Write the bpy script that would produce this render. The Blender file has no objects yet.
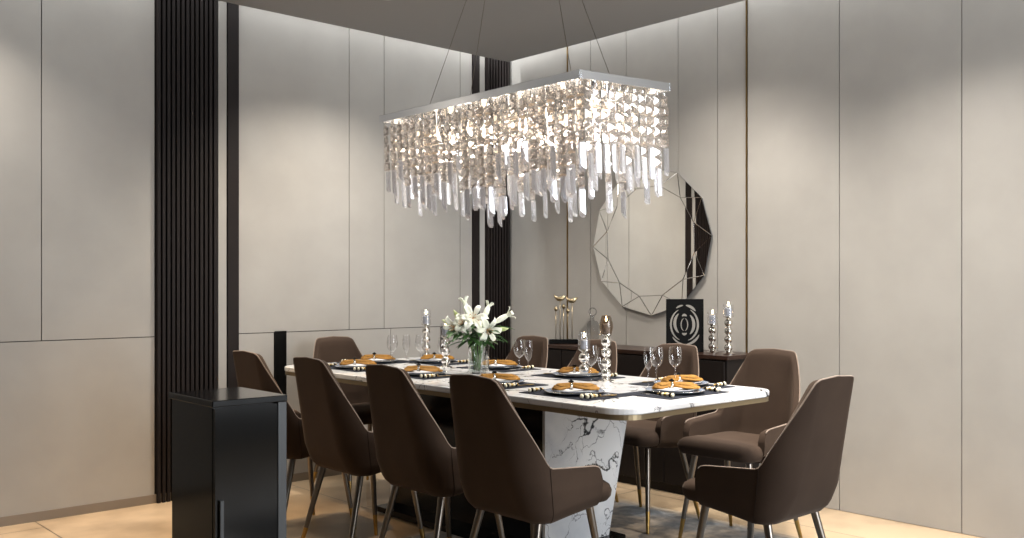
import bpy, bmesh, math, random
from mathutils import Vector, Matrix
random.seed(7)
PI = math.pi
S = bpy.context.scene
COL = S.collection
sin, cos = math.sin, math.cos

# ------------------------------------------------------------------ helpers
def link(name, bm, mat=None, parent=None, smooth=False, loc=None, rot=None, auto=None):
    me = bpy.data.meshes.new(name)
    bmesh.ops.recalc_face_normals(bm, faces=bm.faces)
    bm.to_mesh(me); bm.free()
    if smooth:
        for p in me.polygons: p.use_smooth = True
    if auto is not None:
        me.set_sharp_from_angle(angle=math.radians(auto))
    mats = mat if isinstance(mat, (list, tuple)) else [mat]
    for m in mats:
        if m: me.materials.append(m)
    o = bpy.data.objects.new(name, me); COL.objects.link(o)
    if parent: o.parent = parent
    if loc: o.location = loc
    if rot: o.rotation_euler = rot
    return o

def tag(o, label=None, cat=None, group=None, kind=None):
    if label: o['label'] = label
    if cat: o['category'] = cat
    if group: o['group'] = group
    if kind: o['kind'] = kind
    return o

def thing(name, label, cat, loc=(0, 0, 0), rz=0.0, group=None):
    o = bpy.data.objects.new(name, None); COL.objects.link(o)
    o.location = loc; o.rotation_euler = (0, 0, rz); o.empty_display_size = 0.05
    return tag(o, label, cat, group)

def kids(o): return [c for c in COL.objects if c.parent == o]

def copy_tree(o, parent=None):
    c = o.copy(); COL.objects.link(c); c.parent = parent
    for ch in kids(o): copy_tree(ch, c)
    return c

def box(bm, x0, x1, y0, y1, z0, z1, mi=0):
    v = [bm.verts.new(p) for p in ((x0,y0,z0),(x1,y0,z0),(x1,y1,z0),(x0,y1,z0),(x0,y0,z1),(x1,y0,z1),(x1,y1,z1),(x0,y1,z1))]
    for f in ((0,3,2,1),(4,5,6,7),(0,1,5,4),(1,2,6,5),(2,3,7,6),(3,0,4,7)):
        fc = bm.faces.new([v[i] for i in f]); fc.material_index = mi
    return v

def lathe(bm, prof, n=24, c=(0, 0, 0), mi=0):
    rings = []
    for r, z in prof:
        if r < 1e-5: rings.append([bm.verts.new((c[0], c[1], c[2] + z))])
        else: rings.append([bm.verts.new((c[0] + r*cos(2*PI*i/n), c[1] + r*sin(2*PI*i/n), c[2] + z)) for i in range(n)])
    for a, b in zip(rings, rings[1:]):
        for i in range(n):
            j = (i + 1) % n
            if len(a) == 1 and len(b) == 1: continue
            if len(a) == 1: f = bm.faces.new((a[0], b[i], b[j]))
            elif len(b) == 1: f = bm.faces.new((a[i], a[j], b[0]))
            else: f = bm.faces.new((a[i], a[j], b[j], b[i]))
            f.material_index = mi

def tube(bm, pts, rad, n=8, cap=True, mi=0, flat=1.0):
    pts = [Vector(p) for p in pts]
    rs = rad if isinstance(rad, (list, tuple)) else [rad]*len(pts)
    rings = []; up = None
    for i, p in enumerate(pts):
        t = (pts[min(i+1, len(pts)-1)] - pts[max(i-1, 0)]).normalized()
        if up is None:
            up = Vector((0, 0, 1)) if abs(t.z) < .9 else Vector((1, 0, 0))
        a = t.cross(up).normalized(); b = a.cross(t).normalized(); up = b
        rings.append([bm.verts.new(p + a*rs[i]*cos(2*PI*k/n) + b*rs[i]*flat*sin(2*PI*k/n)) for k in range(n)])
    for a, b in zip(rings, rings[1:]):
        for k in range(n):
            f = bm.faces.new((a[k], a[(k+1) % n], b[(k+1) % n], b[k])); f.material_index = mi
    if cap:
        bm.faces.new(rings[0][::-1]).material_index = mi; bm.faces.new(rings[-1]).material_index = mi

def ball(bm, c, r, n=16, m=10, sz=1.0):
    lathe(bm, [(r*sin(PI*i/m), -r*sz*cos(PI*i/m)) for i in range(m+1)], n, c)

def prism(bm, pts, z0, z1, mi=0):
    a = [bm.verts.new((x, y, z0)) for x, y in pts]; b = [bm.verts.new((x, y, z1)) for x, y in pts]
    bm.faces.new(a[::-1]).material_index = mi; bm.faces.new(b).material_index = mi
    n = len(pts)
    for i in range(n):
        bm.faces.new((a[i], a[(i+1) % n], b[(i+1) % n], b[i])).material_index = mi

def rrect(x0, x1, y0, y1, r, n=8):
    out = []
    for cx, cy, a0 in ((x1-r, y1-r, 0), (x0+r, y1-r, PI/2), (x0+r, y0+r, PI), (x1-r, y0+r, 1.5*PI)):
        for i in range(n+1):
            a = a0 + PI/2*i/n
            out.append((cx + r*cos(a), cy + r*sin(a)))
    return out

def bevel(o, w, seg=2, ang=40):
    m = o.modifiers.new('bevel', 'BEVEL'); m.width = w; m.segments = seg; m.limit_method = 'ANGLE'; m.angle_limit = math.radians(ang)
    return o

# ------------------------------------------------------------------ materials
def mat(name, col=(.5, .5, .5), rough=.5, metal=0.0, spec=.5, sheen=0.0, coat=0.0, emit=None, estr=0.0, trans=0.0, ior=1.45):
    m = bpy.data.materials.new(name); m.use_nodes = True
    b = m.node_tree.nodes['Principled BSDF']
    b.inputs['Base Color'].default_value = (*col, 1); b.inputs['Roughness'].default_value = rough
    b.inputs['Metallic'].default_value = metal; b.inputs['Specular IOR Level'].default_value = spec
    b.inputs['Sheen Weight'].default_value = sheen; b.inputs['Coat Weight'].default_value = coat
    b.inputs['Transmission Weight'].default_value = trans; b.inputs['IOR'].default_value = ior
    if emit:
        b.inputs['Emission Color'].default_value = (*emit, 1); b.inputs['Emission Strength'].default_value = estr
    return m

def N(m, t, **kw):
    n = m.node_tree.nodes.new(t)
    for k, v in kw.items():
        if k in n.inputs: n.inputs[k].default_value = v
        else: setattr(n, k, v)
    return n
def L(m, a, b): m.node_tree.links.new(a, b)
def BS(m): return m.node_tree.nodes['Principled BSDF']

def noise_col(m, scale, c1, c2, lo=.35, hi=.65, detail=4, rough_amt=None, stretch=None, bump=0.0, dist=.001):
    tc = N(m, 'ShaderNodeTexCoord'); mp = N(m, 'ShaderNodeMapping')
    if stretch: mp.inputs['Scale'].default_value = stretch
    nz = N(m, 'ShaderNodeTexNoise', Scale=scale, Detail=detail)
    rp = N(m, 'ShaderNodeValToRGB')
    rp.color_ramp.elements[0].position = lo; rp.color_ramp.elements[0].color = (*c1, 1)
    rp.color_ramp.elements[1].position = hi; rp.color_ramp.elements[1].color = (*c2, 1)
    L(m, tc.outputs['Object'], mp.inputs['Vector']); L(m, mp.outputs[0], nz.inputs['Vector'])
    L(m, nz.outputs['Fac'], rp.inputs['Fac']); L(m, rp.outputs['Color'], BS(m).inputs['Base Color'])
    if bump:
        bp = N(m, 'ShaderNodeBump', Strength=bump, Distance=dist)
        L(m, nz.outputs['Fac'], bp.inputs['Height']); L(m, bp.outputs[0], BS(m).inputs['Normal'])
    return m

M = {}
M['panel'] = noise_col(mat('wall_panel', rough=.55, spec=.3), 3, (.365, .347, .320), (.392, .373, .345), bump=.02)
M['walnut'] = mat('taupe_wall', (.14, .12, .10), .6)
M['gap'] = mat('wall_gap', (.05, .045, .04), .8)
M['black_slat'] = mat('dark_slat_wood', (.012, .008, .007), .6, spec=.25)
M['ceiling'] = mat('ceiling_paint', (.29, .285, .28), .8)
M['gold'] = mat('brushed_gold', (.42, .27, .09), .32, 1.0)
M['pale_gold'] = mat('pale_antique_gold', (.42, .33, .20), .3, 1.0)
M['skirting'] = mat('stone_skirting', (.22, .18, .14), .5)
M['band'] = mat('bronze_band', (.30, .24, .15), .42, .9)
M['brass_trim'] = mat('brass_trim', (.30, .20, .08), .35, 1.0)
M['silver'] = mat('silver', (.82, .80, .76), .06, 1.0)
M['chrome'] = mat('chrome', (.90, .93, .98), .10, 1.0)
M['steel'] = mat('polished_steel', (.28, .27, .26), .15, 1.0)
M['mirror'] = mat('mirror_glass', (.88, .88, .86), .0, 1.0)
M['mirror_back'] = mat('mirror_back', (.12, .12, .12), .5)
M['black_gloss'] = mat('black_gloss', (.006, .006, .006), .12, spec=.22)
M['black_matte'] = mat('black_matte', (.004, .004, .004), .6, spec=.08)
M['dark_wood'] = noise_col(mat('dark_wood', rough=.28), 6, (.020, .009, .006), (.034, .016, .010), stretch=(8, 1, 8))
M['cabinet_dark'] = mat('cabinet_dark', (.012, .009, .008), .4, spec=.2)
M['charcoal'] = noise_col(mat('placemat_weave', rough=.8, spec=.12), 300, (.014, .016, .022), (.028, .031, .042))
M['porcelain'] = mat('porcelain', (.72, .72, .74), .12)
M['bluegrey'] = mat('blue_grey_glaze', (.20, .24, .32), .2)
M['napkin'] = noise_col(mat('mustard_linen', rough=.8), 60, (.185, .084, .007), (.27, .125, .012), bump=.1)
M['candle'] = mat('grey_candle_wax', (.27, .285, .33), .5)
M['flame'] = mat('flame', (1, .8, .5), .5, emit=(1, .72, .38), estr=25)
M['bulb'] = mat('bulb_glow', (1, .9, .7), .5, emit=(1, .84, .62), estr=9)
M['leaf'] = noise_col(mat('lily_leaf', rough=.4), 25, (.012, .050, .008), (.04, .12, .02))
M['stem'] = mat('lily_stem_green', (.07, .18, .04), .45)
M['petal'] = noise_col(mat('lily_petal', rough=.5), 14, (.80, .84, .70), (.88, .90, .82))
M['bud'] = noise_col(mat('lily_bud', rough=.5), 18, (.45, .55, .22), (.75, .78, .55))
M['stamen'] = mat('stamen', (.45, .20, .03), .6)
M['leg'] = mat('dark_bronze', (.20, .175, .15), .28, 1.0)
M['ivory'] = mat('ivory_handle', (.72, .66, .50), .25)
M['white_paint'] = mat('white_frame', (.7, .7, .68), .4)
M['screen_metal'] = mat('steel_edge', (.05, .053, .056), .45, .3)
M['led'] = mat('led_strip', (1, 1, 1), .5, emit=(1, .93, .82), estr=8)  # glowing lens face of the added ceiling spots
M['pattern'] = mat('silver_pattern', (.22, .20, .175), .4, .2)

def velvet(name, c1, c2):
    m = mat(name, c1, .85, spec=.2, sheen=.12)
    noise_col(m, 5, c1, c2, .3, .7, bump=.15, dist=.002)
    BS(m).inputs['Sheen Roughness'].default_value = .4
    BS(m).inputs['Sheen Tint'].default_value = (.75, .58, .46, 1)
    return m
M['velvet'] = velvet('brown_velvet', (.035, .0215, .0145), (.047, .0295, .020))
M['seam'] = mat('dark_seam', (.020, .013, .010), .8, spec=.1)
M['piping'] = mat('tan_piping', (.22, .16, .12), .6, sheen=.3)

def thin_glass(name, tint=(1, 1, 1), refl=.9, rough=0.0, blend=.35):
    m = bpy.data.materials.new(name); m.use_nodes = True
    nt = m.node_tree; nt.nodes.remove(BS(m)); out = nt.nodes['Material Output']
    t = N(m, 'ShaderNodeBsdfTransparent', Color=(*tint, 1)); g = N(m, 'ShaderNodeBsdfGlossy', Color=(refl, refl, refl, 1), Roughness=rough)
    lw = N(m, 'ShaderNodeLayerWeight', Blend=.5); pw = N(m, 'ShaderNodeMath', operation='POWER'); pw.inputs[1].default_value = 2.2; ma = N(m, 'ShaderNodeMath', operation='MULTIPLY_ADD'); ma.inputs[1].default_value = blend*2; ma.inputs[2].default_value = .06; mx = N(m, 'ShaderNodeMixShader')
    L(m, lw.outputs['Facing'], pw.inputs[0]); L(m, pw.outputs[0], ma.inputs[0]); L(m, ma.outputs[0], mx.inputs[0]); L(m, t.outputs[0], mx.inputs[1]); L(m, g.outputs[0], mx.inputs[2]); L(m, mx.outputs[0], out.inputs[0])
    return m
M['glass'] = thin_glass('clear_glass', (.965, .965, .97), 1.0, .0, .38)
M['bottle'] = thin_glass('bottle_glass', (.80, .81, .82), 1.0, .05, .40)
M['smoke'] = thin_glass('amber_smoked_glass', (.62, .52, .42), .9, .0, .25)
M['water'] = thin_glass('water', (.90, .95, .92), .8, .0, .2)

def crystal(name, tint, k_trans, k_gloss, k_diff):
    m = bpy.data.materials.new(name); m.use_nodes = True
    nt = m.node_tree; nt.nodes.remove(BS(m)); out = nt.nodes['Material Output']
    t = N(m, 'ShaderNodeBsdfTransparent', Color=(*tint, 1)); gl = N(m, 'ShaderNodeBsdfGlass', Color=(*tint, 1), Roughness=.02, IOR=1.55)
    g = N(m, 'ShaderNodeBsdfGlossy', Color=(*tint, 1), Roughness=.10)
    df = N(m, 'ShaderNodeBsdfDiffuse', Color=(*tint, 1)); tl = N(m, 'ShaderNodeBsdfTranslucent', Color=(*tint, 1)); dm = N(m, 'ShaderNodeMixShader', Fac=.5); c = N(m, 'ShaderNodeMixShader', Fac=k_diff)
    L(m, df.outputs[0], dm.inputs[1]); L(m, tl.outputs[0], dm.inputs[2])
    a = N(m, 'ShaderNodeMixShader', Fac=k_trans); b = N(m, 'ShaderNodeMixShader', Fac=k_gloss)
    L(m, gl.outputs[0], a.inputs[1]); L(m, t.outputs[0], a.inputs[2])
    L(m, a.outputs[0], b.inputs[1]); L(m, g.outputs[0], b.inputs[2]); L(m, b.outputs[0], c.inputs[1]); L(m, dm.outputs[0], c.inputs[2]); L(m, c.outputs[0], out.inputs[0])
    return m
M['bead'] = crystal('crystal_bead', (.985, .965, .95), .30, .38, .05)
M['prism'] = crystal('crystal_prism', (.97, .975, 1), .30, .42, .20)

def marble():
    m = mat('white_marble', (.8, .8, .8), .12)
    tc = N(m, 'ShaderNodeTexCoord')
    n1 = N(m, 'ShaderNodeTexNoise', Scale=3.2, Detail=9); n1.noise_dimensions = '3D'
    mix = N(m, 'ShaderNodeMixRGB', Fac=.42)
    L(m, tc.outputs['Object'], n1.inputs['Vector']); L(m, tc.outputs['Object'], mix.inputs[1]); L(m, n1.outputs['Color'], mix.inputs[2])
    def vein(scale, width, dark):
        v = N(m, 'ShaderNodeTexVoronoi', Scale=scale); v.feature = 'DISTANCE_TO_EDGE'
        L(m, mix.outputs[0], v.inputs['Vector'])
        mp = N(m, 'ShaderNodeTexNoise', Scale=scale*1.1, Detail=3); L(m, tc.outputs['Object'], mp.inputs['Vector'])
        mr = N(m, 'ShaderNodeMapRange'); mr.inputs['From Min'].default_value = .42; mr.inputs['From Max'].default_value = .72
        mr.inputs['To Min'].default_value = .0005; mr.inputs['To Max'].default_value = width
        L(m, mp.outputs['Fac'], mr.inputs['Value'])
        dv = N(m, 'ShaderNodeMath', operation='DIVIDE'); L(m, v.outputs['Distance'], dv.inputs[0]); L(m, mr.outputs[0], dv.inputs[1])
        rp = N(m, 'ShaderNodeValToRGB'); rp.color_ramp.elements[0].color = (dark, dark, dark*1.05, 1); rp.color_ramp.elements[1].color = (1, 1, 1, 1)
        rp.color_ramp.elements[0].position = .25
        L(m, dv.outputs[0], rp.inputs['Fac']); return rp
    a = vein(2.3, .050, .06); b = vein(5.0, .030, .30)
    n2 = N(m, 'ShaderNodeTexNoise', Scale=3, Detail=5); L(m, mix.outputs[0], n2.inputs['Vector'])
    rc = N(m, 'ShaderNodeValToRGB'); rc.color_ramp.elements[0].position = .3; rc.color_ramp.elements[0].color = (.56, .58, .62, 1)
    rc.color_ramp.elements[1].position = .55; rc.color_ramp.elements[1].color = (.80, .80, .80, 1)
    L(m, n2.outputs['Fac'], rc.inputs['Fac'])
    m1 = N(m, 'ShaderNodeMixRGB', Fac=1.0, blend_type='MULTIPLY'); m2 = N(m, 'ShaderNodeMixRGB', Fac=1.0, blend_type='MULTIPLY')
    L(m, a.outputs[0], m1.inputs[1]); L(m, b.outputs[0], m1.inputs[2]); L(m, rc.outputs[0], m2.inputs[1]); L(m, m1.outputs[0], m2.inputs[2])
    L(m, m2.outputs[0], BS(m).inputs['Base Color'])
    return m
M['marble'] = marble()

def floor_mat():
    m = mat('travertine_tile_floor', (.4, .3, .2), .28)
    tc = N(m, 'ShaderNodeTexCoord')
    br = N(m, 'ShaderNodeTexBrick', Scale=1.0); br.inputs['Brick Width'].default_value = 1.77; br.inputs['Row Height'].default_value = .885
    br.inputs['Mortar Size'].default_value = .004; br.inputs['Color1'].default_value = (.46, .34, .215, 1); br.inputs['Color2'].default_value = (.52, .385, .25, 1)
    br.inputs['Mortar'].default_value = (.10, .07, .045, 1)
    nz = N(m, 'ShaderNodeTexNoise', Scale=2.5, Detail=8); rp = N(m, 'ShaderNodeValToRGB')
    rp.color_ramp.elements[0].position = .35; rp.color_ramp.elements[0].color = (.62, .60, .58, 1); rp.color_ramp.elements[1].position = .62
    mx = N(m, 'ShaderNodeMixRGB', Fac=1.0, blend_type='MULTIPLY')
    mp = N(m, 'ShaderNodeMapping'); mp.inputs['Rotation'].default_value = (0, 0, PI/2); mp.inputs['Location'].default_value = (0, -.38, 0); L(m, tc.outputs['Object'], mp.inputs['Vector']); L(m, mp.outputs[0], br.inputs['Vector']); L(m, tc.outputs['Object'], nz.inputs['Vector']); L(m, nz.outputs['Fac'], rp.inputs['Fac'])
    L(m, br.outputs['Color'], mx.inputs[1]); L(m, rp.outputs[0], mx.inputs[2]); L(m, mx.outputs[0], BS(m).inputs['Base Color'])
    return m
M['floor'] = floor_mat()

def rug_mat():
    m = mat('abstract_rug', (.3, .25, .2), .95, spec=.1, sheen=.2)
    tc = N(m, 'ShaderNodeTexCoord')
    n1 = N(m, 'ShaderNodeTexNoise', Scale=1.1, Detail=3); n2 = N(m, 'ShaderNodeTexNoise', Scale=14, Detail=6)
    r1 = N(m, 'ShaderNodeValToRGB'); e = r1.color_ramp.elements
    e[0].position = .40; e[0].color = (.30, .225, .145, 1); e[1].position = .52; e[1].color = (.17, .185, .20, 1)
    r2 = N(m, 'ShaderNodeValToRGB'); r2.color_ramp.elements[0].position = .38; r2.color_ramp.elements[0].color = (.35, .35, .36, 1); r2.color_ramp.elements[1].position = .6; r2.color_ramp.elements[1].color = (1.0, 1.0, 1.0, 1)
    # tan border band, then the grey field; of the pattern lies toward the near end of the rug
    sp = N(m, 'ShaderNodeSeparateXYZ'); ad = N(m, 'ShaderNodeMath', operation='MULTIPLY_ADD'); ad.inputs[1].default_value = -.13; ad.inputs[2].default_value = .07
    sm = N(m, 'ShaderNodeMath', operation='ADD')
    L(m, tc.outputs['Object'], n1.inputs['Vector']); L(m, tc.outputs['Object'], n2.inputs['Vector']); L(m, tc.outputs['Object'], sp.inputs[0])
    L(m, sp.outputs['Y'], ad.inputs[0]); L(m, n1.outputs['Fac'], sm.inputs[0]); L(m, ad.outputs[0], sm.inputs[1]); L(m, sm.outputs[0], r1.inputs['Fac'])
    L(m, n2.outputs['Fac'], r2.inputs['Fac'])
    mx = N(m, 'ShaderNodeMixRGB', Fac=.8, blend_type='MULTIPLY'); L(m, r1.outputs[0], mx.inputs[1]); L(m, r2.outputs[0], mx.inputs[2])
    ax = N(m, 'ShaderNodeMath', operation='SUBTRACT'); ax.inputs[1].default_value = .64; ab = N(m, 'ShaderNodeMath', operation='ABSOLUTE'); gt = N(m, 'ShaderNodeMapRange')
    gt.inputs['From Min'].default_value = 1.12; gt.inputs['From Max'].default_value = 1.24
    nn = N(m, 'ShaderNodeMath', operation='MULTIPLY_ADD'); nn.inputs[1].default_value = .22; nn.inputs[2].default_value = 0
    L(m, sp.outputs['X'], ax.inputs[0]); L(m, ax.outputs[0], ab.inputs[0]); L(m, n1.outputs['Fac'], nn.inputs[0]); nn.inputs[2].default_value = -.11
    a2 = N(m, 'ShaderNodeMath', operation='ADD'); L(m, ab.outputs[0], a2.inputs[0]); L(m, nn.outputs[0], a2.inputs[1]); L(m, a2.outputs[0], gt.inputs['Value'])
    m2 = N(m, 'ShaderNodeMixRGB'); m2.inputs[2].default_value = (.44, .33, .21, 1); L(m, gt.outputs[0], m2.inputs[0]); L(m, mx.outputs[0], m2.inputs[1])
    L(m, m2.outputs[0], BS(m).inputs['Base Color'])
    return m
M['rug'] = rug_mat()

# ------------------------------------------------------------------ room shell
XR, YL = 2.68, 3.74            # wall planes (right wall x, left wall y)
XN, YN = -4.6, -4.8            # walls behind the camera
CZ = 3.325; TOPZ = 3.78
F = -.20                       # floor level; everything is brought to real size and z = 0 floor at the end

bm = bmesh.new(); box(bm, XN-.2, XR+.2, YN-.2, YL+.2, F-.1, F)
tag(link('floor', bm, M['floor']), 'beige stone tile floor', kind='structure')
bm = bmesh.new(); box(bm, XN+.1, XR-.13, YN+.1, YL-.13, CZ, CZ+.04)
tag(link('ceiling', bm, M['ceiling']), 'grey dropped ceiling with lit cove edge', kind='structure')
bm = bmesh.new(); box(bm, XN-.2, XR+.2, YN-.2, YL+.2, TOPZ, TOPZ+.1)
tag(link('ceiling', bm, M['ceiling']), 'upper ceiling above the cove', kind='structure')

def panels(name, axis, plane, sign, rects, lo, hi):
    """wall with panels standing 12 mm proud of a dark backing; rects=(a0,a1,z0,z1)"""
    bm = bmesh.new(); g = .003
    def bx(a0, a1, d0, d1, z0, z1, mi):
        p, q = sorted((plane + sign*d0, plane + sign*d1))
        if axis == 'x': box(bm, a0, a1, p, q, z0, z1, mi)      # wall runs along x, normal y
        else: box(bm, p, q, a0, a1, z0, z1, mi)
    bx(lo, hi, .012, .15, F, TOPZ, 1)
    for a0, a1, z0, z1 in rects:
        if z0 == 0: z0 = F
        bx(a0+g, a1-g, 0, .0115, z0+g, z1-g, 0)
    return tag(link(name, bm, [M['panel'], M['gap']]), kind='structure')

SEAM = .949
def cols(cuts, z0, z1): return [(a, b, z0, z1) for a, b in zip(cuts, cuts[1:])]
R = cols([-.09, .949, 1.286, 2.092, 2.23], SEAM, TOPZ) + cols([-.09+.09, .287], 0, SEAM) + cols([.388, 1.352, 1.872], 0, SEAM) + cols([1.955, 2.23], 0, SEAM)
R = [(max(a, 0.0), b, c, d) for a, b, c, d in R]
R += [(2.311, 2.382, 0, TOPZ), (-.16, -.09, 0, TOPZ)]
R += cols([-2.2, -1.35, -.62], SEAM, TOPZ) + cols([-2.2, -1.7, -.62], 0, SEAM) + cols([-4.6, -3.5, -2.2], 0, TOPZ)
tag(panels('wall_left', 'x', YL, 1, R, XN-.1, XR+.15), 'greige panelled wall')
R = cols([2.999, 3.74], 0, TOPZ) + cols([1.181, 1.429, 1.796, 2.324, 2.719, 2.987], 0, TOPZ) + cols([-2.0, -1.2, -.35, .45, 1.169], 0, TOPZ) + cols([-4.8, -3.9, -3.0, -2.0], 0, TOPZ)
tag(panels('wall_right', 'y', XR, 1, R, YN-.1, YL+.15), 'light greige panelled wall with gold strips')
# black verticals on the left wall
def trim(name, b, m, lab): 
    bm = bmesh.new(); box(bm, *b); tag(link(name, bm, m), lab, kind='structure')
trim('trim_1', (2.233, 2.308, YL-.012, YL+.011, F, TOPZ), M['black_slat'], 'black vertical strip beside the slatted panel')
trim('trim_2', (-.088, -.003, YL-.012, YL+.011, F, TOPZ), M['black_slat'], 'black vertical strip at the far left')
trim('trim_3', (.290, .385, YL-.012, YL+.011, F, SEAM+.01), M['black_gloss'], 'short black upright strip under the panel seam')
trim('trim_4', (1.875, 1.952, YL-.012, YL+.011, F, SEAM-.003), M['black_slat'], 'short black upright strip behind the lilies')
def slats(name, x0, x1, lab):
    bm = bmesh.new(); box(bm, x0, x1, YL-.002, YL+.011, F, TOPZ); x = x0
    while x < x1 - .02:
        box(bm, x+.004, x+.024, YL-.03, YL-.0021, F, TOPZ); x += .034
    tag(link(name, bm, M['black_slat']), lab, kind='structure')
slats('trim_5', 2.386, 2.677, 'dark ribbed slat panel in the room corner')
slats('trim_6', -.615, -.165, 'dark ribbed slat panel on the left wall')
trim('trim_7', (XR-.004, XR+.011, 2.988, 2.998, F, TOPZ), M['brass_trim'], 'thin gold strip by the bird sculpture')
trim('trim_8', (XR-.005, XR+.011, 1.170, 1.180, F, TOPZ), M['brass_trim'], 'thin gold strip on the right side')
# walls behind the camera
bm = bmesh.new(); box(bm, XN-.15, XN, YN-.15, YL+.15, F, TOPZ)
tag(link('wall_back', bm, M['walnut']), 'plain taupe wall behind the camera', kind='structure')
WX0, WX1, WZ0, WZ1 = -.6, 2.3, .25, 3.25
bm = bmesh.new()
box(bm, XN-.15, WX0, YN-.15, YN, F, TOPZ); box(bm, WX1, XR+.15, YN-.15, YN, F, TOPZ)
box(bm, WX0, WX1, YN-.15, YN, F, WZ0); box(bm, WX0, WX1, YN-.15, YN, WZ1, TOPZ)
tag(link('wall_front', bm, M['walnut']), 'window wall behind the camera', kind='structure')
bm = bmesh.new()
for i in range(5):
    x = WX0 + (WX1-WX0)*i/4; box(bm, x-.03, x+.03, YN-.10, YN-.04, WZ0, WZ1)
box(bm, WX0, WX1, YN-.10, YN-.04, WZ0, WZ0+.06); box(bm, WX0, WX1, YN-.10, YN-.04, WZ1-.06, WZ1)
w = tag(link('window_1', bm, M['white_paint']), 'wide window behind the camera', kind='structure')
# baseboards
bm = bmesh.new(); box(bm, -4.5, 2.23, YL-.008, YL-.0005, F, F+.06)
tag(link('baseboard_left', bm, M['skirting']), 'thin taupe baseboard', kind='structure')

# ------------------------------------------------------------------ rug
bm = bmesh.new(); prism(bm, rrect(-.60, 1.84, -2.2, 1.80, .02, 2), F+.0005, F+.010)
tag(link('rug', bm, M['rug']), 'tan and grey abstract rug under the dining table', 'rug')
# ------------------------------------------------------------------ dining table
TW, TL, TH = 1.245, 3.16, .75
dt = thing('dining_table', 'long white marble dining table with gold edge on a black pedestal', 'table', (0, 0, 0))
bm = bmesh.new(); prism(bm, rrect(0, TW, 0, TL, .14, 10), TH-.032, TH)
bevel(link('tabletop', bm, M['marble'], dt), .006, 2)
bm = bmesh.new(); prism(bm, rrect(.004, TW-.004, .004, TL-.004, .137, 10), TH-.056, TH-.0325)
tag(link('edge_band', bm, M['band'], dt), 'gold metal band under the marble')
bm = bmesh.new()
y0, y1 = .95, 2.42
def trap(bm, y0, y1, xa, xb, xc, xd, z0, z1):
    v = [bm.verts.new(p) for p in ((xa,y0,z0),(xb,y0,z0),(xb,y1,z0),(xa,y1,z0),(xc,y0,z1),(xd,y0,z1),(xd,y1,z1),(xc,y1,z1))]
    for f in ((0,3,2,1),(4,5,6,7),(0,1,5,4),(1,2,6,5),(2,3,7,6),(3,0,4,7)): bm.faces.new([v[i] for i in f])
trap(bm, y0+.021, y1-.021, F*0+.44, .94, .44, 1.13, F+.045, TH-.0565)
tag(link('pedestal', bm, M['black_gloss'], dt), 'black pedestal body')
for k, (a, b) in enumerate(((y0, y0+.02), (y1-.02, y1))):
    bm = bmesh.new(); trap(bm, a, b, .43, .95, .43, 1.155, F+.045, TH-.0565)
    tag(link('pedestal_panel', bm, M['marble'], dt), 'marble end panel of the pedestal')
bm = bmesh.new(); prism(bm, rrect(.36, 1.03, y0-.07, y1+.07, .02, 3), F+.0105, F+.0445)
tag(link('plinth', bm, M['black_gloss'], dt), 'black plinth')

# ------------------------------------------------------------------ chairs
def interp(tab, t):
    if t <= tab[0][0]: return tab[0][1]
    for (a, va), (b, vb) in zip(tab, tab[1:]):
        if t <= b:
            k = (t-a)/(b-a); return va + (vb-va)*k
    return tab[-1][1]

XB, XF, HW, RC = -.30, .135, .28, .13       # back plane, arm front, half width, corner radius
SEG1 = (XF - (XB+RC)); SEG2 = PI/2*RC; SEG3 = 2*(HW-RC)
TOT = 2*SEG1 + 2*SEG2 + SEG3
def plan(s, off=0.0):
    """point on the U at arc length s from left arm front; off shrinks inward"""
    hw, xb, rc = HW-off, XB+off, RC-off
    m = TOT/2; mir = 1
    if s > m: s = TOT - s; mir = -1
    if s <= SEG1: x, y = XF - s, hw
    elif s <= SEG1+SEG2:
        a = (s-SEG1)/RC; x = XB+RC - rc*sin(a); y = hw - rc + rc*cos(a)
    else: x, y = xb, (HW-RC)*(1 - (s-SEG1-SEG2)/(HW-RC))
    return x, y*mir
Z0 = .285
def ztop(s):
    s = min(s, TOT-s)
    tab = [(0, .440), (.006, .470), (.018, .490), (.035, .500), (.06, .504), (SEG1-.0, .523), (SEG1+.018, .534), (SEG1+SEG2*.88, .878), (SEG1+SEG2*.93, .894), (SEG1+SEG2*.99, .903), (SEG1+SEG2*1.08, .908), (SEG1+SEG2+SEG3*.5, .916), (9, .916)]
    return interp(tab, s)
def zbot(s):
    s = min(s, TOT-s); return Z0 + .035*max(0, 1 - s/SEG1)
def shell_point(s, z, off):
    rz_ = max(0, zbot(s)+.055-z)/.055; off = off + .026*rz_*rz_
    x, y = plan(s, off); h = max(0, z-.42)
    sm = min(s, TOT-s); wb = min(1, max(0, (sm-SEG1*.55)/(SEG1*.45+SEG2)))
    x -= h*.20*wb                                   # back rakes
    y *= 1 - .13*h*wb - max(0, .42-z)*.35           # narrows upward, tucks under
    if z < .42: x += (.42-z)*.45*wb
    return Vector((x, y, z))
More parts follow.
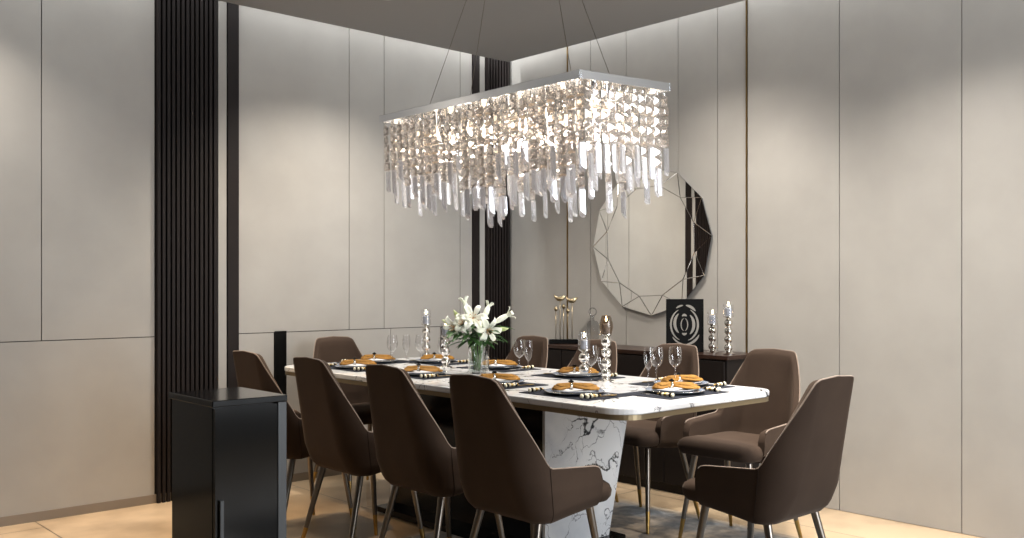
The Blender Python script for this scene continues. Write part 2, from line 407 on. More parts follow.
def make_chair():
    root = thing('dining_chair', '', 'chair')
    ns, nz = 88, 18
    S_ = [TOT*i/ns for i in range(ns+1)]
    th = .022
    bm = bmesh.new()
    O, I = [], []
    for s in S_:
        zt, zb = ztop(s), zbot(s)
        O.append([bm.verts.new(shell_point(s, zb + (zt-zb)*j/nz, 0)) for j in range(nz+1)])
        I.append([bm.verts.new(shell_point(s, zb + (zt-zb)*j/nz - (.004 if j == nz else 0), th*2 if j < nz else th*1.6)) for j in range(nz+1)])
    for i in range(ns):
        for j in range(nz):
            bm.faces.new((O[i][j], O[i+1][j], O[i+1][j+1], O[i][j+1]))
            bm.faces.new((I[i][j], I[i][j+1], I[i+1][j+1], I[i+1][j]))
        bm.faces.new((O[i][nz], O[i+1][nz], I[i+1][nz], I[i][nz])); bm.faces.new((O[i][0], I[i][0], I[i+1][0], O[i+1][0]))
    for i in (0, ns):
        for j in range(nz): bm.faces.new((O[i][j], O[i][j+1], I[i][j+1], I[i][j]))
    link('backrest_shell', bm, M['velvet'], root, smooth=True, auto=60)
    bm = bmesh.new()
    tube(bm, [shell_point(s, ztop(s)+.0015, .004) for s in S_[1:-1]], .0038, 6)
    tag(link('piping', bm, M['piping'], root, smooth=True), 'pale piping along the rim')
    # upright seam line between back and arm on both sides
    for s in (SEG1+.012, TOT-SEG1-.012):
        bm = bmesh.new(); zt, zb = ztop(s), zbot(s)
        tube(bm, [shell_point(s, zb + (zt-zb)*j/14, -.0004) for j in range(15)], .0016, 5)
        link('seam', bm, M['seam'], root, smooth=True)
    # seat cushion
    bm = bmesh.new()
    def cush(z, ins_):
        inset = 0; k = 1 - ins_/.25; mx = XB+.27
        hw, hf, xf = HW - .047 - inset, HW - .012 - inset, XF + .145 - inset
        x0, r = XB+.05+inset, .07
        h = []
        for i in range(9): a = PI/2*i/8; h.append((xf - r + r*cos(a - 0) if i else xf, hf - r + r*sin(a)))
        h += [(XF+.028+inset, hf), (XF+.010+inset, hf-.008), (XF+.006+inset, hw+.004), (XF-.004, hw), (XF-.10, hw), (XF-.2, hw)]
        for i in range(9): a = PI/2 + PI/2*i/8; h.append((x0 + r + r*cos(a), hw - r + r*sin(a)))
        full = h + [(x, -y) for x, y in h[::-1]]
        return [bm.verts.new((mx + (x - .035*(y/hf)**2*(1 if x > XF else 0) - mx)*k, y*k, z)) for x, y in full]
    rings = [cush(.322, .05), cush(.332, .014), cush(.350, .003), cush(.375, 0), cush(.398, .007), cush(.412, .022), cush(.420, .06), cush(.424, .11)]
    n = len(rings[0])
    for a, b in zip(rings, rings[1:]):
        for i in range(n): bm.faces.new((a[i], a[(i+1) % n], b[(i+1) % n], b[i]))
    bm.faces.new(rings[0][::-1]); bm.faces.new(rings[-1])
    link('seat', bm, M['velvet'], root, smooth=True, auto=60)
    for sx, sy in ((1, 1), (1, -1), (-1, 1), (-1, -1)):
        top = Vector((.145 if sx > 0 else -.17, .185*sy, .31)); bot = Vector((.215 if sx > 0 else -.30, .245*sy, F+.0105))
        t = (top.z-bot.z-.13)/(top.z-bot.z); mid = top.lerp(bot, t)
        bm = bmesh.new(); tube(bm, [top, mid], [.019, .0135], 14)
        lg = link('leg', bm, M['leg'], root, smooth=True, auto=50)
        bm = bmesh.new(); tube(bm, [mid, bot], [.0139, .010], 14)
        tag(link('leg_tip', bm, M['gold'], lg, smooth=True, auto=50), 'gold leg tip')
    for k in kids(root): k.location.z -= F
    return root
chairs = [
 (-.20, .35, 0, 'brown velvet dining chair on the left side, nearest the camera, below the lily vase', 'left row of dining chairs'),
 (-.185, 1.04, 0, 'brown velvet dining chair, second from the camera along the left side of the table', 'left row of dining chairs'),
 (-.20, 1.73, 0, 'brown velvet dining chair, third from the camera along the left side of the table', 'left row of dining chairs'),
 (-.22, 2.42, 0, 'brown velvet dining chair partly hidden behind the black cabinet at far left', 'left row of dining chairs'),
 (1.47, .43, PI, 'brown velvet dining chair facing us, in front of the gold strip', 'right row of dining chairs'),
 (1.45, 1.14, PI, 'brown velvet dining chair facing us in front of the black patterned art panel', 'right row of dining chairs'),
 (1.44, 1.83, PI, 'brown velvet dining chair facing us behind the tall table candle holders', 'right row of dining chairs'),
 (1.44, 2.52, PI, 'brown velvet dining chair facing us just right of the lilies, in front of the slats', 'right row of dining chairs'),
 (.64, 3.08, -PI/2, 'brown velvet dining chair at the far head of the table against the left wall', 'head chairs of the table'),
 (.53, -.33, PI/2, 'brown velvet dining chair at the near head of the table, lower right corner', 'head chairs of the table'),
]
proto = make_chair()
for i, (x, y, rz, lab, grp) in enumerate(chairs):
    c = proto if i == 0 else copy_tree(proto)
    c.location = (x, y, F); c.rotation_euler = (0, 0, rz); c['label'] = lab; c['group'] = grp

# ------------------------------------------------------------------ sideboard
sb = thing('sideboard', 'long low dark brown sideboard against the right wall', 'sideboard', (2.47, 2.12, 0))
bm = bmesh.new(); box(bm, -.18, .195, -1.05, 1.05, F, F+.06); box(bm, -.195, .195, -1.06, 1.06, F+.06, .79)
bevel(link('body', bm, M['cabinet_dark'], sb), .003)
bm = bmesh.new(); box(bm, -.215, .2, -1.08, 1.08, .791, .82)
tag(bevel(link('top', bm, M['dark_wood'], sb), .003), 'reddish dark wood top')
for i in range(4):
    a = -1.05 + i*.525
    bm = bmesh.new(); box(bm, -.212, -.196, a+.004, a+.521, F+.07, .78)
    d = bevel(link('door', bm, M['cabinet_dark'], sb), .002)
    bm = bmesh.new(); yy = a+.49 if i % 2 == 0 else a+.035
    box(bm, -.226, -.2125, yy-.006, yy+.006, .38, .52)
    link('handle', bm, M['gold'], d)

# ------------------------------------------------------------------ foreground cabinet
fc = thing('glossy_cabinet', 'glossy black cabinet with glass top in the left foreground', 'cabinet', (-1.72, .54, 0))
bm = bmesh.new(); box(bm, -.03, .24, -.165, .18, F, .875)
link('body', bm, M['black_gloss'], fc)
bm = bmesh.new(); box(bm, -.04, .25, -.19, .19, .876, .90)
tag(bevel(link('top', bm, M['black_gloss'], fc), .003), 'black glass top')
bm = bmesh.new(); box(bm, -.028, .212, -.186, -.166, F+.03, .872)
d = link('door', bm, M['black_gloss'], fc)
bm = bmesh.new(); box(bm, .2125, .245, -.19, -.1655, F, .875)
tag(link('edge_strip', bm, M['screen_metal'], fc), 'grey steel edge strip')
bm = bmesh.new(); box(bm, -.015, -.003, -.20, -.1865, .4, .55); link('handle', bm, M['screen_metal'], d)

# ------------------------------------------------------------------ wall mirror
MC = (2.060, 1.652); RO, RI = .602, .455
mr = thing('wall_mirror', 'large twelve-sided faceted frameless mirror on the right wall', 'mirror', (XR, MC[0], MC[1]))
outp = [(RO*cos(PI/6*k - .04), RO*.975*sin(PI/6*k - .04)) for k in range(12)]
inp = [(RI*cos(PI/6*(k+.5) - .04), RI*.975*sin(PI/6*(k+.5) - .04)) for k in range(12)]
bm = bmesh.new()
X1, X2 = -.030, -.0295
iv = [bm.verts.new((X1, a, b)) for a, b in inp]; bm.faces.new(iv)
link('mirror_plate', bm, M['mirror'], mr)
bm = bmesh.new()
rnd = random.Random(3)
for k in range(12):
    for tri in ((outp[k], inp[k], inp[k-1]), (outp[k], outp[(k+1) % 12], inp[k])):
        cx = sum(p[0] for p in tri)/3; cy = sum(p[1] for p in tri)/3
        ta, tb = rnd.uniform(-.006, .006), rnd.uniform(-.006, .006)
        vs = []
        for p in tri:
            q = (cx + (p[0]-cx)*.965, cy + (p[1]-cy)*.965)
            vs.append(bm.verts.new((X1 + (q[0]-cx)*ta + (q[1]-cy)*tb, q[0], q[1])))
        bm.faces.new(vs)
link('facet_ring', bm, M['mirror'], mr)
bm = bmesh.new()
def groove(p, q):
    """shallow polished V bead along a facet joint"""
    p, q = Vector((0, *p)), Vector((0, *q)); d = (q-p).normalized(); n = Vector((0, -d.z, d.y))*.0030
    a = [bm.verts.new(v) for v in (p+n+Vector((X1-.0005,0,0)), p+Vector((X1-.0022,0,0)), p-n+Vector((X1-.0005,0,0)), q+n+Vector((X1-.0005,0,0)), q+Vector((X1-.0022,0,0)), q-n+Vector((X1-.0005,0,0)))]
    bm.faces.new((a[0], a[1], a[4], a[3])); bm.faces.new((a[1], a[2], a[5], a[4]))
for k in range(12):
    groove(outp[k], inp[k]); groove(outp[k], inp[k-1]); groove(inp[k-1], inp[k])
link('bevel_lines', bm, M['silver'], mr)
bm = bmesh.new()
a = [bm.verts.new((-.0285, x, y)) for x, y in outp]; b = [bm.verts.new((-.001, x*.98, y*.98)) for x, y in outp]
bm.faces.new(a); bm.faces.new(b[::-1])
for k in range(12): bm.faces.new((a[k], a[(k+1) % 12], b[(k+1) % 12], b[k]))
link('backing', bm, M['mirror_back'], mr)

# ------------------------------------------------------------------ chandelier
def bead(bm, c, w, h, d, rot):
    """faceted square crystal: chamfered girdle with raised tables front and back"""
    R_ = Matrix.Rotation(rot, 3, 'Z'); k = .80; g = []
    P8 = [(w, h*k), (w*k, h), (-w*k, h), (-w, h*k), (-w, -h*k), (-w*k, -h), (w*k, -h), (w, -h*k)]
    V = lambda x, y, z: bm.verts.new(Vector(c) + R_ @ Vector((x, y, z)))
    g = [V(x, 0, z) for x, z in P8]
    f = [V(w*.20*s, -d, h*.20*t) for s, t in ((1, 1), (-1, 1), (-1, -1), (1, -1))]
    bk = [V(w*.5*s, d*.7, h*.5*t) for s, t in ((1, 1), (-1, 1), (-1, -1), (1, -1))]
    for q in (f, bk):
        bm.faces.new(q)
        for i in range(4):
            a, b, c2 = g[2*i], g[2*i+1], g[(2*i+2) % 8]
            bm.faces.new((q[i], a, b)); bm.faces.new((q[i], b, c2, q[(i+1) % 4]))
def make_prism_mesh(L_):
    bm = bmesh.new(); w = .0185; d = .013
    pts = [(-w, -d*.45), (-w*.55, -d), (w*.55, -d), (w, -d*.45), (0, d)]
    low = [-L_, -L_-.012, -L_-.012, -L_, -L_+.022]
    t = [bm.verts.new((x*.75, y*.75, -.0)) for x, y in pts]; a = [bm.verts.new((x, y, -.008)) for x, y in pts]
    b = [bm.verts.new((x, y, z)) for (x, y), z in zip(pts, low)]
    bm.faces.new(t)
    for i in range(5):
        j = (i+1) % 5
        bm.faces.new((t[i], t[j], a[j], a[i])); bm.faces.new((a[i], a[j], b[j], b[i]))
    tip = bm.verts.new((0, 0, -L_+.004))
    for i in range(5): bm.faces.new((b[i], b[(i+1) % 5], tip))
    bmesh.ops.recalc_face_normals(bm, faces=bm.faces)
    me = bpy.data.meshes.new('crystal_prism'); bm.to_mesh(me); bm.free(); me.materials.append(M['prism']); return me
PM = [make_prism_mesh(l) for l in (.115, .135, .155)]
CL, CW = 1.70, .70
ch = thing('chandelier', 'long rectangular chrome chandelier with crystal bead strands and hanging prisms', 'chandelier', (.46, 1.232, 2.318))
ch.rotation_euler = (0, -math.radians(2.6), 0)
bm = bmesh.new()
hw, hl = CW/2, CL/2
for b in ((-hw, -hw+.012, -hl, hl), (hw-.012, hw, -hl, hl), (-hw+.0121, hw-.0121, -hl, -hl+.012), (-hw+.0121, hw-.0121, hl-.012, hl)):
    box(bm, *b, 0, .042)
bevel(link('frame', bm, M['chrome'], ch), .0015)
bm = bmesh.new(); box(bm, -hw+.0122, hw-.0122, -hl+.0122, hl-.0122, .022, .036)
link('top_plate', bm, M['steel'], ch)
PITCH = .054
def strand(x, y, n, rot, has_prism, seed):
    rr = random.Random(seed)
    bm = bmesh.new(); z = -.012
    tube(bm, [(x, y, .022), (x, y, -.012)], .0012, 4)
    tube(bm, [(x, y, -.003), (x, y, -.010), (x, y, -.024), (x, y, -.030)], [.004, .007, .007, .003], 8)
    z = -.028 - PITCH/2
    for i in range(n):
        bead(bm, (x, y, z), .0262, .0250, .012, rot + rr.uniform(-.22, .22))
        if i < n-1: tube(bm, [(x, y, z-.024), (x, y, z-PITCH+.024)], .0030, 4)
        z -= PITCH
    z += PITCH/2
    o = link('crystal_strand', bm, M['bead'], ch)
    if has_prism:
        p = bpy.data.objects.new('crystal_prism', rr.choice(PM)); COL.objects.link(p); p.parent = o
        p.location = (x, y, z-.002); p.rotation_euler = (0, 0, rot + rr.uniform(-.5, .5))
    return o
rr = random.Random(11)
spots = []
NL, NS = 25, 11
ins = .028
wave = lambda t: 5.4 + 1.4*sin(t*PI) + 1.0*sin(t*2*PI*2.5+.6)
for i in range(NL):
    t = i/(NL-1); y = -hl+ins + (CL-2*ins)*t
    for side in (-1, 1):
        n = wave(t) + rr.choice((-2, -1, -.3, .3, 1)); n = 5 if i in (0, NL-1) else n
        spots.append((side*(hw-ins), y, int(round(max(4, min(8, n)))), PI/2))
for i in range(1, NS):
    t = i/NS; x = -hw+ins + (CW-2*ins)*t
    for side in (-1, 1):
        n = 5.3 + 1.2*sin(t*PI) + rr.choice((-1, -.5, 0, 1)); spots.append((x, side*(hl-ins), int(round(max(4, min(8, n)))), 0))
for row, xr in enumerate((-.215, .215)):
    for i in range(15):
        t = (i+.5)/15; y = -hl+.09 + (CL-.18)*t
        spots.append((xr, y, int(round(max(5, min(9, wave(t)+1.5+rr.choice((-1.5, -.7, 0, .7)))))), PI/2))
for k, (x, y, n, rot) in enumerate(spots[:100]): strand(x, y, n, rot, True, k)
# lamp holders and glowing bulbs
BULBS = []
for i in range(5):
    for sx in (-.10, .10):
        y = -hl + .19 + i*(CL-.38)/4 + (.05 if sx > 0 else -.05)
        bm = bmesh.new(); lathe(bm, [(0, 0), (.017, 0), (.017, -.055), (.012, -.06), (0, -.06)], 14, (sx, y, .0215))
        soc = link('lamp_socket', bm, M['chrome'], ch, smooth=True, auto=40)
        bm = bmesh.new(); lathe(bm, [(0, -.0), (.009, -.003), (.014, -.02), (.021, -.045), (.017, -.068), (.006, -.080), (0, -.082)], 14, (sx, y, -.0395))
        tag(link('bulb', bm, M['bulb'], soc, smooth=True), 'glowing warm bulb')
        BULBS.append((sx, y))
# hanging wires to a ceiling canopy
inv = Matrix.Rotation(math.radians(2.6), 3, 'Y')
def to_local(p): return inv @ (Vector(p) - Vector((.46, 1.232, 2.318)))
cz = CZ - .001
can = bmesh.new()
pc = to_local((.46, 1.20, cz-.02))
box(can, .46-.06, .46+.06, 1.20-.30, 1.20+.30, cz-.035, cz)
for v in can.verts: v.co = to_local(v.co)
tag(link('ceiling_canopy', can, M['chrome'], ch), 'chrome ceiling canopy')
for sx in (-1, 1):
    for sy in (-1, 1):
        bm = bmesh.new(); tube(bm, [(sx*.16, sy*.62, .036), to_local((.46+sx*.03, 1.20+sy*.26, cz-.036))], .0016, 5)
        link('suspension_wire', bm, M['leg'], ch)

# ------------------------------------------------------------------ candle holders
def candle_holder(loc, nballs, h_glass, where, smoked=False, where_c=None, rb=.030):
    t = thing('candle_holder', where, 'candle holder', loc, 0, 'candle holders with silver balls')
    zb = [.022 + rb]; bm = bmesh.new()
    lathe(bm, [(0, 0), (.045, 0), (.046, .006), (.030, .012), (.012, .024), (0, .026)], 24)
    link('foot', bm, M['silver'], t, smooth=True, auto=50)
    z = .018
    for i in range(nballs):
        bm = bmesh.new(); ball(bm, (0, 0, z+rb), rb, 20, 12); lathe(bm, [(.008, 2*rb-.004), (.012, 2*rb), (.008, 2*rb+.006)], 12, (0, 0, z))
        link('silver_ball', bm, M['silver'], t, smooth=True); z += 2*rb
    bm = bmesh.new(); lathe(bm, [(0, z), (.012, z), (.03, z+.010), (.036, z+.012), (.036, z+.016), (0, z+.016)], 20)
    link('cup', bm, M['silver'], t, smooth=True, auto=50)
    z += .0165; r = .036
    bm = bmesh.new()
    if smoked: pr = [(r*.86, 0), (r*1.12, h_glass*.35), (r*1.05, h_glass*.6), (r*.72, h_glass)]
    else: pr = [(r, 0), (r, h_glass)]
    lathe(bm, [(0, 0)] + pr, 28, (0, 0, z))
    tag(link('glass_shade', bm, M['smoke' if smoked else 'glass'], t, smooth=True, auto=50), 'smoked amber glass shade' if smoked else 'clear glass shade')
    c = thing('candle', where_c, 'candle', (loc[0], loc[1], loc[2]+z+.003), 0, 'lit candles')
    bm = bmesh.new(); lathe(bm, [(0, 0), (.023, 0), (.023, .052), (.020, .055), (0, .055)], 22); link('wax', bm, M['candle'], c, smooth=True, auto=40)
    bm = bmesh.new(); tube(bm, [(0, 0, .0552), (0, 0, .066)], .0012, 5); link('wick', bm, M['black_matte'], c)
    bm = bmesh.new(); lathe(bm, [(0, .067), (.005, .074), (.006, .080), (.003, .092), (0, .102)], 12); link('flame', bm, M['flame'], c, smooth=True)
    return t
Tz = TH + .0005
candle_holder((.95, 2.72, Tz), 4, .105, 'silver ball candle holder at the far left of the table, left of the lilies', where_c='lit grey candle in the far left holder on the table')
candle_holder((.76, 2.25, Tz), 3, .085, 'silver ball candle holder just left of the lily vase, partly behind flowers', where_c='lit grey candle hidden behind the left lilies')
candle_holder((.94, 1.14, Tz), 2, .10, 'shorter candle holder with straight clear shade at mid table', where_c='lit grey candle in the shorter mid-table holder', rb=.034)
candle_holder((.87, .90, Tz), 4, .105, 'tall candle holder with smoked amber shade at mid table', True, 'lit grey candle inside the smoked amber shade')
candle_holder((2.44, 1.30, .8205), 3, .085, 'shorter silver ball candle holder right of the black art panel', where_c='lit candle in the shorter holder on the sideboard', rb=.029)
candle_holder((2.42, 1.15, .8205), 4, .085, 'taller silver ball candle holder at the right end of the sideboard', where_c='lit candle in the taller holder on the sideboard', rb=.029)

# ------------------------------------------------------------------ art panel
ap = thing('art_panel', 'square black decorative panel with silver ring pattern on the sideboard', 'decorative panel', (2.36, 1.485, .8205), -math.radians(42))
bm = bmesh.new(); box(bm, -.135, .135, -.010, .010, .0, .385)
bevel(link('board', bm, M['black_matte'], ap), .002)
bm = bmesh.new()
def arc(cx, cz, rx, rz, a0, a1, w, n=24):
    """crescent band in the panel plane, thickest mid-arc, standing 2 mm proud"""
    F, B_ = [], []
    for i in range(n+1):
        t = i/n; a = math.radians(a0 + (a1-a0)*t); h = w*sin(PI*t)**.6/2 + .0006
        p0 = (cx + (rx-h)*cos(a), cz + (rz-h)*sin(a)); p1 = (cx + (rx+h)*cos(a), cz + (rz+h)*sin(a))
        F.append((bm.verts.new((p0[0], -.0125, p0[1])), bm.verts.new((p1[0], -.0125, p1[1]))))
        B_.append((bm.verts.new((p0[0], -.0102, p0[1])), bm.verts.new((p1[0], -.0102, p1[1]))))
    for i in range(n):
        bm.faces.new((F[i][0], F[i+1][0], F[i+1][1], F[i][1])); bm.faces.new((F[i][1], F[i+1][1], B_[i+1][1], B_[i][1])); bm.faces.new((F[i][0], B_[i][0], B_[i+1][0], F[i+1][0]))
cx, cz_ = -.005, .200
arc(cx, cz_, .098, .118, 115, 250, .012); arc(cx, cz_, .098, .118, -75, 65, .014)
arc(cx, cz_+.01, .070, .085, 125, 235, .020); arc(cx, cz_, .068, .085, -55, 55, .020)
arc(cx, cz_, .034, .070, 60, 120, .016); arc(cx, cz_, .034, .070, 240, 300, .016)
arc(cx, cz_+.02, .105, .120, 40, 85, .018); arc(cx, cz_+.02, .105, .120, 95, 125, .012)
arc(cx, cz_-.02, .118, .125, -85, -25, .016); arc(cx, cz_-.02, .105, .120, 215, 262, .010)
arc(cx, cz_, .024, .045, 100, 260, .006); arc(cx, cz_, .024, .045, -80, 80, .006)
link('ring_pattern', bm, M['pattern'], ap)
bm = bmesh.new(); box(bm, -.05, .05, .0105, .07, 0, .008); tube(bm, [(0, .065, .008), (0, .012, .2)], .004, 6); link('stand', bm, M['black_matte'], ap)

# ------------------------------------------------------------------ bird sculpture
bs = thing('bird_sculpture', 'gold rods topped with birds and buds on a black base, on the sideboard', 'sculpture', (2.44, 2.80, .8205), -math.radians(42))
bm = bmesh.new(); box(bm, -.12, .12, -.04, .04, 0, .035); bevel(link('base', bm, M['black_matte'], bs), .003)
for x, h, kind in ((-.065, .27, 'bud'), (-.03, .36, 'bird'), (.0, .29, 'bud'), (.035, .255, 'bud'), (.07, .345, 'bird')):
    bm = bmesh.new(); tube(bm, [(x, 0, .0352), (x, 0, h)], .0028, 8); rd = link('rod', bm, M['pale_gold'], bs, smooth=True)
    bm = bmesh.new()
    if kind == 'bud':
        lathe(bm, [(0, -.002), (.010, .003), (.017, .014), (.016, .024), (.008, .034), (.002, .040), (0, .041)], 16, (x, 0, h)); link('bud', bm, M['pale_gold'], rd, smooth=True)
    else:
        s = 1
        tube(bm, [(x-.052*s, 0, h+.048), (x-.038*s, 0, h+.026), (x-.018*s, 0, h+.012), (x+.006*s, 0, h+.012), (x+.026*s, 0, h+.022), (x+.036*s, 0, h+.032), (x+.052*s, 0, h+.036)],
             [.002, .009, .018, .021, .016, .011, .0015], 12); link('bird', bm, M['pale_gold'], rd, smooth=True)
# ------------------------------------------------------------------ glass bottle on the sideboard
gb = thing('glass_bottle', 'clear square glass bottle with round ring stopper on the sideboard', 'bottle', (2.45, 2.48, .8205), -math.radians(42))
bm = bmesh.new()
for a, b in zip([(.045, 0), (.045, .16), (.030, .185), (.012, .19)], [(.045, .16), (.030, .185), (.012, .19), (.012, .215)]): pass
prof = [(.045, 0), (.047, .01), (.047, .175), (.035, .195), (.013, .202), (.013, .225)]
rg = [[bm.verts.new((r*sx, r*.7*sy, z)) for sx, sy in ((1, 1), (-1, 1), (-1, -1), (1, -1))] for r, z in prof]
for a, b in zip(rg, rg[1:]):
    for i in range(4): bm.faces.new((a[i], a[(i+1) % 4], b[(i+1) % 4], b[i]))
bm.faces.new(rg[0][::-1])
link('bottle_body', bm, M['bottle'], gb)
bm = bmesh.new(); lathe(bm, [(0, .226), (.017, .226), (.017, .238), (0, .238)], 16)
tube(bm, [(.03*cos(a*PI/10), 0, .270+.032*sin(a*PI/10)) for a in range(21)], .005, 8)
link('stopper', bm, M['bottle'], gb, smooth=True, auto=40)

# ------------------------------------------------------------------ lily vase
VX, VY = .67, 1.80
vs = thing('glass_vase', 'clear straight glass vase holding white lilies on the table', 'vase', (VX, VY, Tz))
bm = bmesh.new(); lathe(bm, [(0, 0), (.062, 0), (.065, .004), (.068, .195)], 32); link('vase_body', bm, M['glass'], vs, smooth=True, auto=50)
bm = bmesh.new(); lathe(bm, [(0, .0125), (.0615, .0125), (.0635, .125), (0, .125)], 32); link('water', bm, M['water'], vs, smooth=True, auto=50)
cr = Vector((.741, -.671, 0)); cd = Vector((.671, .741, 0))     # right and away as the bouquet is seen from the seats on the left
def petal(bm, c, rad, length, width, ax, curl, up):
    """recurved petal strip from centre c, radial dir rad, flower axis ax"""
    side = ax.cross(rad).normalized(); n = 9; rows = []
    for i in range(n+1):
        t = i/n; out = length*(sin(t*1.35)/sin(1.35)); hgt = up*sin(min(1, t*1.15)*PI*.62) - curl*max(0, t-.5)**1.6
        w = width*max(0, sin(PI*min(1, (t*.97+.03)**.85)))**1.25*1.15 + .0006
        p = c + rad*out + ax*hgt
        rows.append([bm.verts.new(p + side*w*k + ax*(abs(k)*w*.35)) for k in (-1, -.5, 0, .5, 1)])
    for a, b in zip(rows, rows[1:]):
        for j in range(4): bm.faces.new((a[j], a[j+1], b[j+1], b[j]))
def lily_stem(tip, facing, kind, label, size=1.0, leaves=3, seed=0):
    rd = random.Random(seed)
    base = Vector((rd.uniform(-.025, .025), rd.uniform(-.025, .025), .016))
    neck = Vector((tip.x*.28, tip.y*.28, .19))
    if Vector((neck.x, neck.y)).length > .045: k = .045/Vector((neck.x, neck.y)).length; neck.x *= k; neck.y *= k
    root = thing('lily_stem', label, 'lily', (VX, VY, Tz), 0, 'white lilies in the vase')
    bm = bmesh.new(); pts = []
    for i in range(13):
        t = i/12
        a = base.lerp(neck, min(1, t*2)) if t < .5 else neck.lerp(tip, (t-.5)*2)
        b = (1-t)**2*base + 2*t*(1-t)*Vector((neck.x, neck.y, neck.z*1.05)) + t*t*tip
        pts.append(a*.6 + b*.4)
    tube(bm, pts, .0032, 7); link('stem', bm, M['stem'], root, smooth=True)
    ax = facing.normalized(); ref = ax.cross(Vector((0, 0, 1)) if abs(ax.z) < .9 else Vector((1, 0, 0))).normalized(); oth = ax.cross(ref)
    c = pts[-1]
    if kind == 'open':
        bm = bmesh.new()
        for k in range(6):
            a = k*PI/3 + rd.uniform(-.08, .08); rad = ref*cos(a) + oth*sin(a)
            petal(bm, c + ax*.004, rad, (.086 if k % 2 else .082)*size, (.0165 if k % 2 else .0125)*size, ax, .10*size, .035*size)
        fl = link('flower', bm, M['petal'], root, smooth=True)
        sm = fl.modifiers.new('thick', 'SOLIDIFY'); sm.thickness = .0008
        bm = bmesh.new()
        for k in range(6):
            a = k*PI/3+.5; rad = ref*cos(a) + oth*sin(a); e = c + ax*.052*size + rad*.016*size
            tube(bm, [c + ax*.004, c + ax*.03*size + rad*.005, e], .0008, 4); tube(bm, [e - ref*.005, e + ref*.005], .0018, 5)
        link('stamens', bm, M['stamen'], fl)
    else:
        bm = bmesh.new(); Ln = .105*size
        w = 1.0 if kind == 'bud' else 1.35
        tube(bm, [c + ax*Ln*t for t in (0, .08, .25, .5, .75, .92, 1)], [.003, .007*w, .012*w, .0145*w, .012*w, .006*w, .001], 10)
        bd = link('flower_bud', bm, M['bud' if kind == 'bud' else 'petal'], root, smooth=True)
        if kind == 'half':
            bm = bmesh.new()
            for k in range(4):
                a = k*PI/2; rad = ref*cos(a)+oth*sin(a); petal(bm, c + ax*.07*size, rad, .04*size, .010*size, ax, .0, .05*size)
            f2 = link('opening_petals', bm, M['petal'], bd, smooth=True); sm = f2.modifiers.new('thick', 'SOLIDIFY'); sm.thickness = .0008
    for k in range(leaves + 2):
        bm = bmesh.new(); i = 7 + (k*2) % 5; p = pts[i]; a = rd.uniform(0, 2*PI)
        d = (Vector((tip.x, tip.y, 0)).normalized()*.6 + Vector((cos(a), sin(a), rd.uniform(-.1, .5)))).normalized(); sd = d.cross(Vector((0, 0, 1))).normalized(); rows = []; LL = rd.uniform(.10, .16)
        for j in range(8):
            t = j/7; w = .017*sin(PI*min(1, t*.93+.05)); q = p + d*LL*t + Vector((0, 0, -.05*t*t))
            rows.append([bm.verts.new(q - sd*w), bm.verts.new(q - Vector((0, 0, w*.35))), bm.verts.new(q + sd*w)])
        for r1, r2 in zip(rows, rows[1:]):
            for j in range(2): bm.faces.new((r1[j], r1[j+1], r2[j+1], r2[j]))
        lf = link('leaf', bm, M['leaf'], root, smooth=True); sm = lf.modifiers.new('thick', 'SOLIDIFY'); sm.thickness = .001
def T(r, d, z): return cr*(r-.015)*.93 + cd*d + Vector((0, 0, z - .03*(z > .3)))
lily_stem(T(-.02, -.05, .375), Vector((cr*0 - cd + Vector((0,0,.35)))), 'open', 'large open white lily in the centre of the bouquet', 1.15, 3, 1)
lily_stem(T(.075, -.06, .31), T(.35, -1, -.25), 'open', 'open white lily low on the right front of the bouquet', 1.1, 3, 2)
lily_stem(T(-.14, -.03, .295), T(-.5, -1, -.15), 'open', 'open white lily low on the left of the bouquet', 1.0, 4, 3)
lily_stem(T(-.055, .0, .385), T(-.25, .1, 1), 'half', 'half open white lily pointing up at the top of the bouquet', 1.05, 2, 4)
lily_stem(T(.115, -.01, .345), T(1, -.1, .55), 'half', 'half open white lily pointing out at the upper right', 1.15, 3, 5)
lily_stem(T(-.10, .02, .34), T(-.55, .1, .9), 'bud', 'slim pale bud leaning left above the left lily', 1.0, 2, 6)
lily_stem(T(.05, .03, .37), T(.35, .2, .9), 'half', 'half open white lily at the back right of the bouquet', .95, 2, 7)
lily_stem(T(-.15, .02, .325), T(-.9, .0, .45), 'bud', 'pale green bud pointing left at the bouquet edge', .85, 3, 8)
lily_stem(T(.13, .05, .27), T(1, .1, .1), 'bud', 'pale bud low at the far right of the bouquet', .8, 4, 9)
lily_stem(T(-.085, -.06, .345), T(-.35, -1, .25), 'open', 'open white lily between the central and the left bloom', .85, 3, 12)
lily_stem(T(.01, -.02, .33), T(-.1, -.6, .8), 'open', 'open white lily tucked behind the central bloom', .9, 4, 10)

# ------------------------------------------------------------------ place settings
def make_placemat():
    bm = bmesh.new(); prism(bm, rrect(-.165, .165, -.245, .245, .008, 3), 0, .003); return tag(link('placemat', bm, M['charcoal']), '', 'placemat')
def make_charger():
    t = thing('charger_plate', '', 'plate')
    bm = bmesh.new(); lathe(bm, [(0, 0), (.09, 0), (.10, .003), (.150, .013), (.152, .015), (.149, .0165), (.105, .0075), (.095, .005), (0, .005)], 48)
    link('plate_body', bm, M['bluegrey'], t, smooth=True, auto=50)
    bm = bmesh.new(); lathe(bm, [(.1515, .0142), (.1535, .0155), (.1515, .0172), (.1495, .0168)], 48)
    tag(link('plate_rim', bm, M['silver'], t, smooth=True), 'silver rim line')
    return t
def make_plate():
    bm = bmesh.new(); lathe(bm, [(0, 0), (.06, 0), (.07, .003), (.112, .014), (.1135, .0155), (.111, .0165), (.072, .0075), (.064, .0045), (0, .0045)], 44)
    return tag(link('dinner_plate', bm, M['porcelain'], None, True, auto=50), '', 'plate')
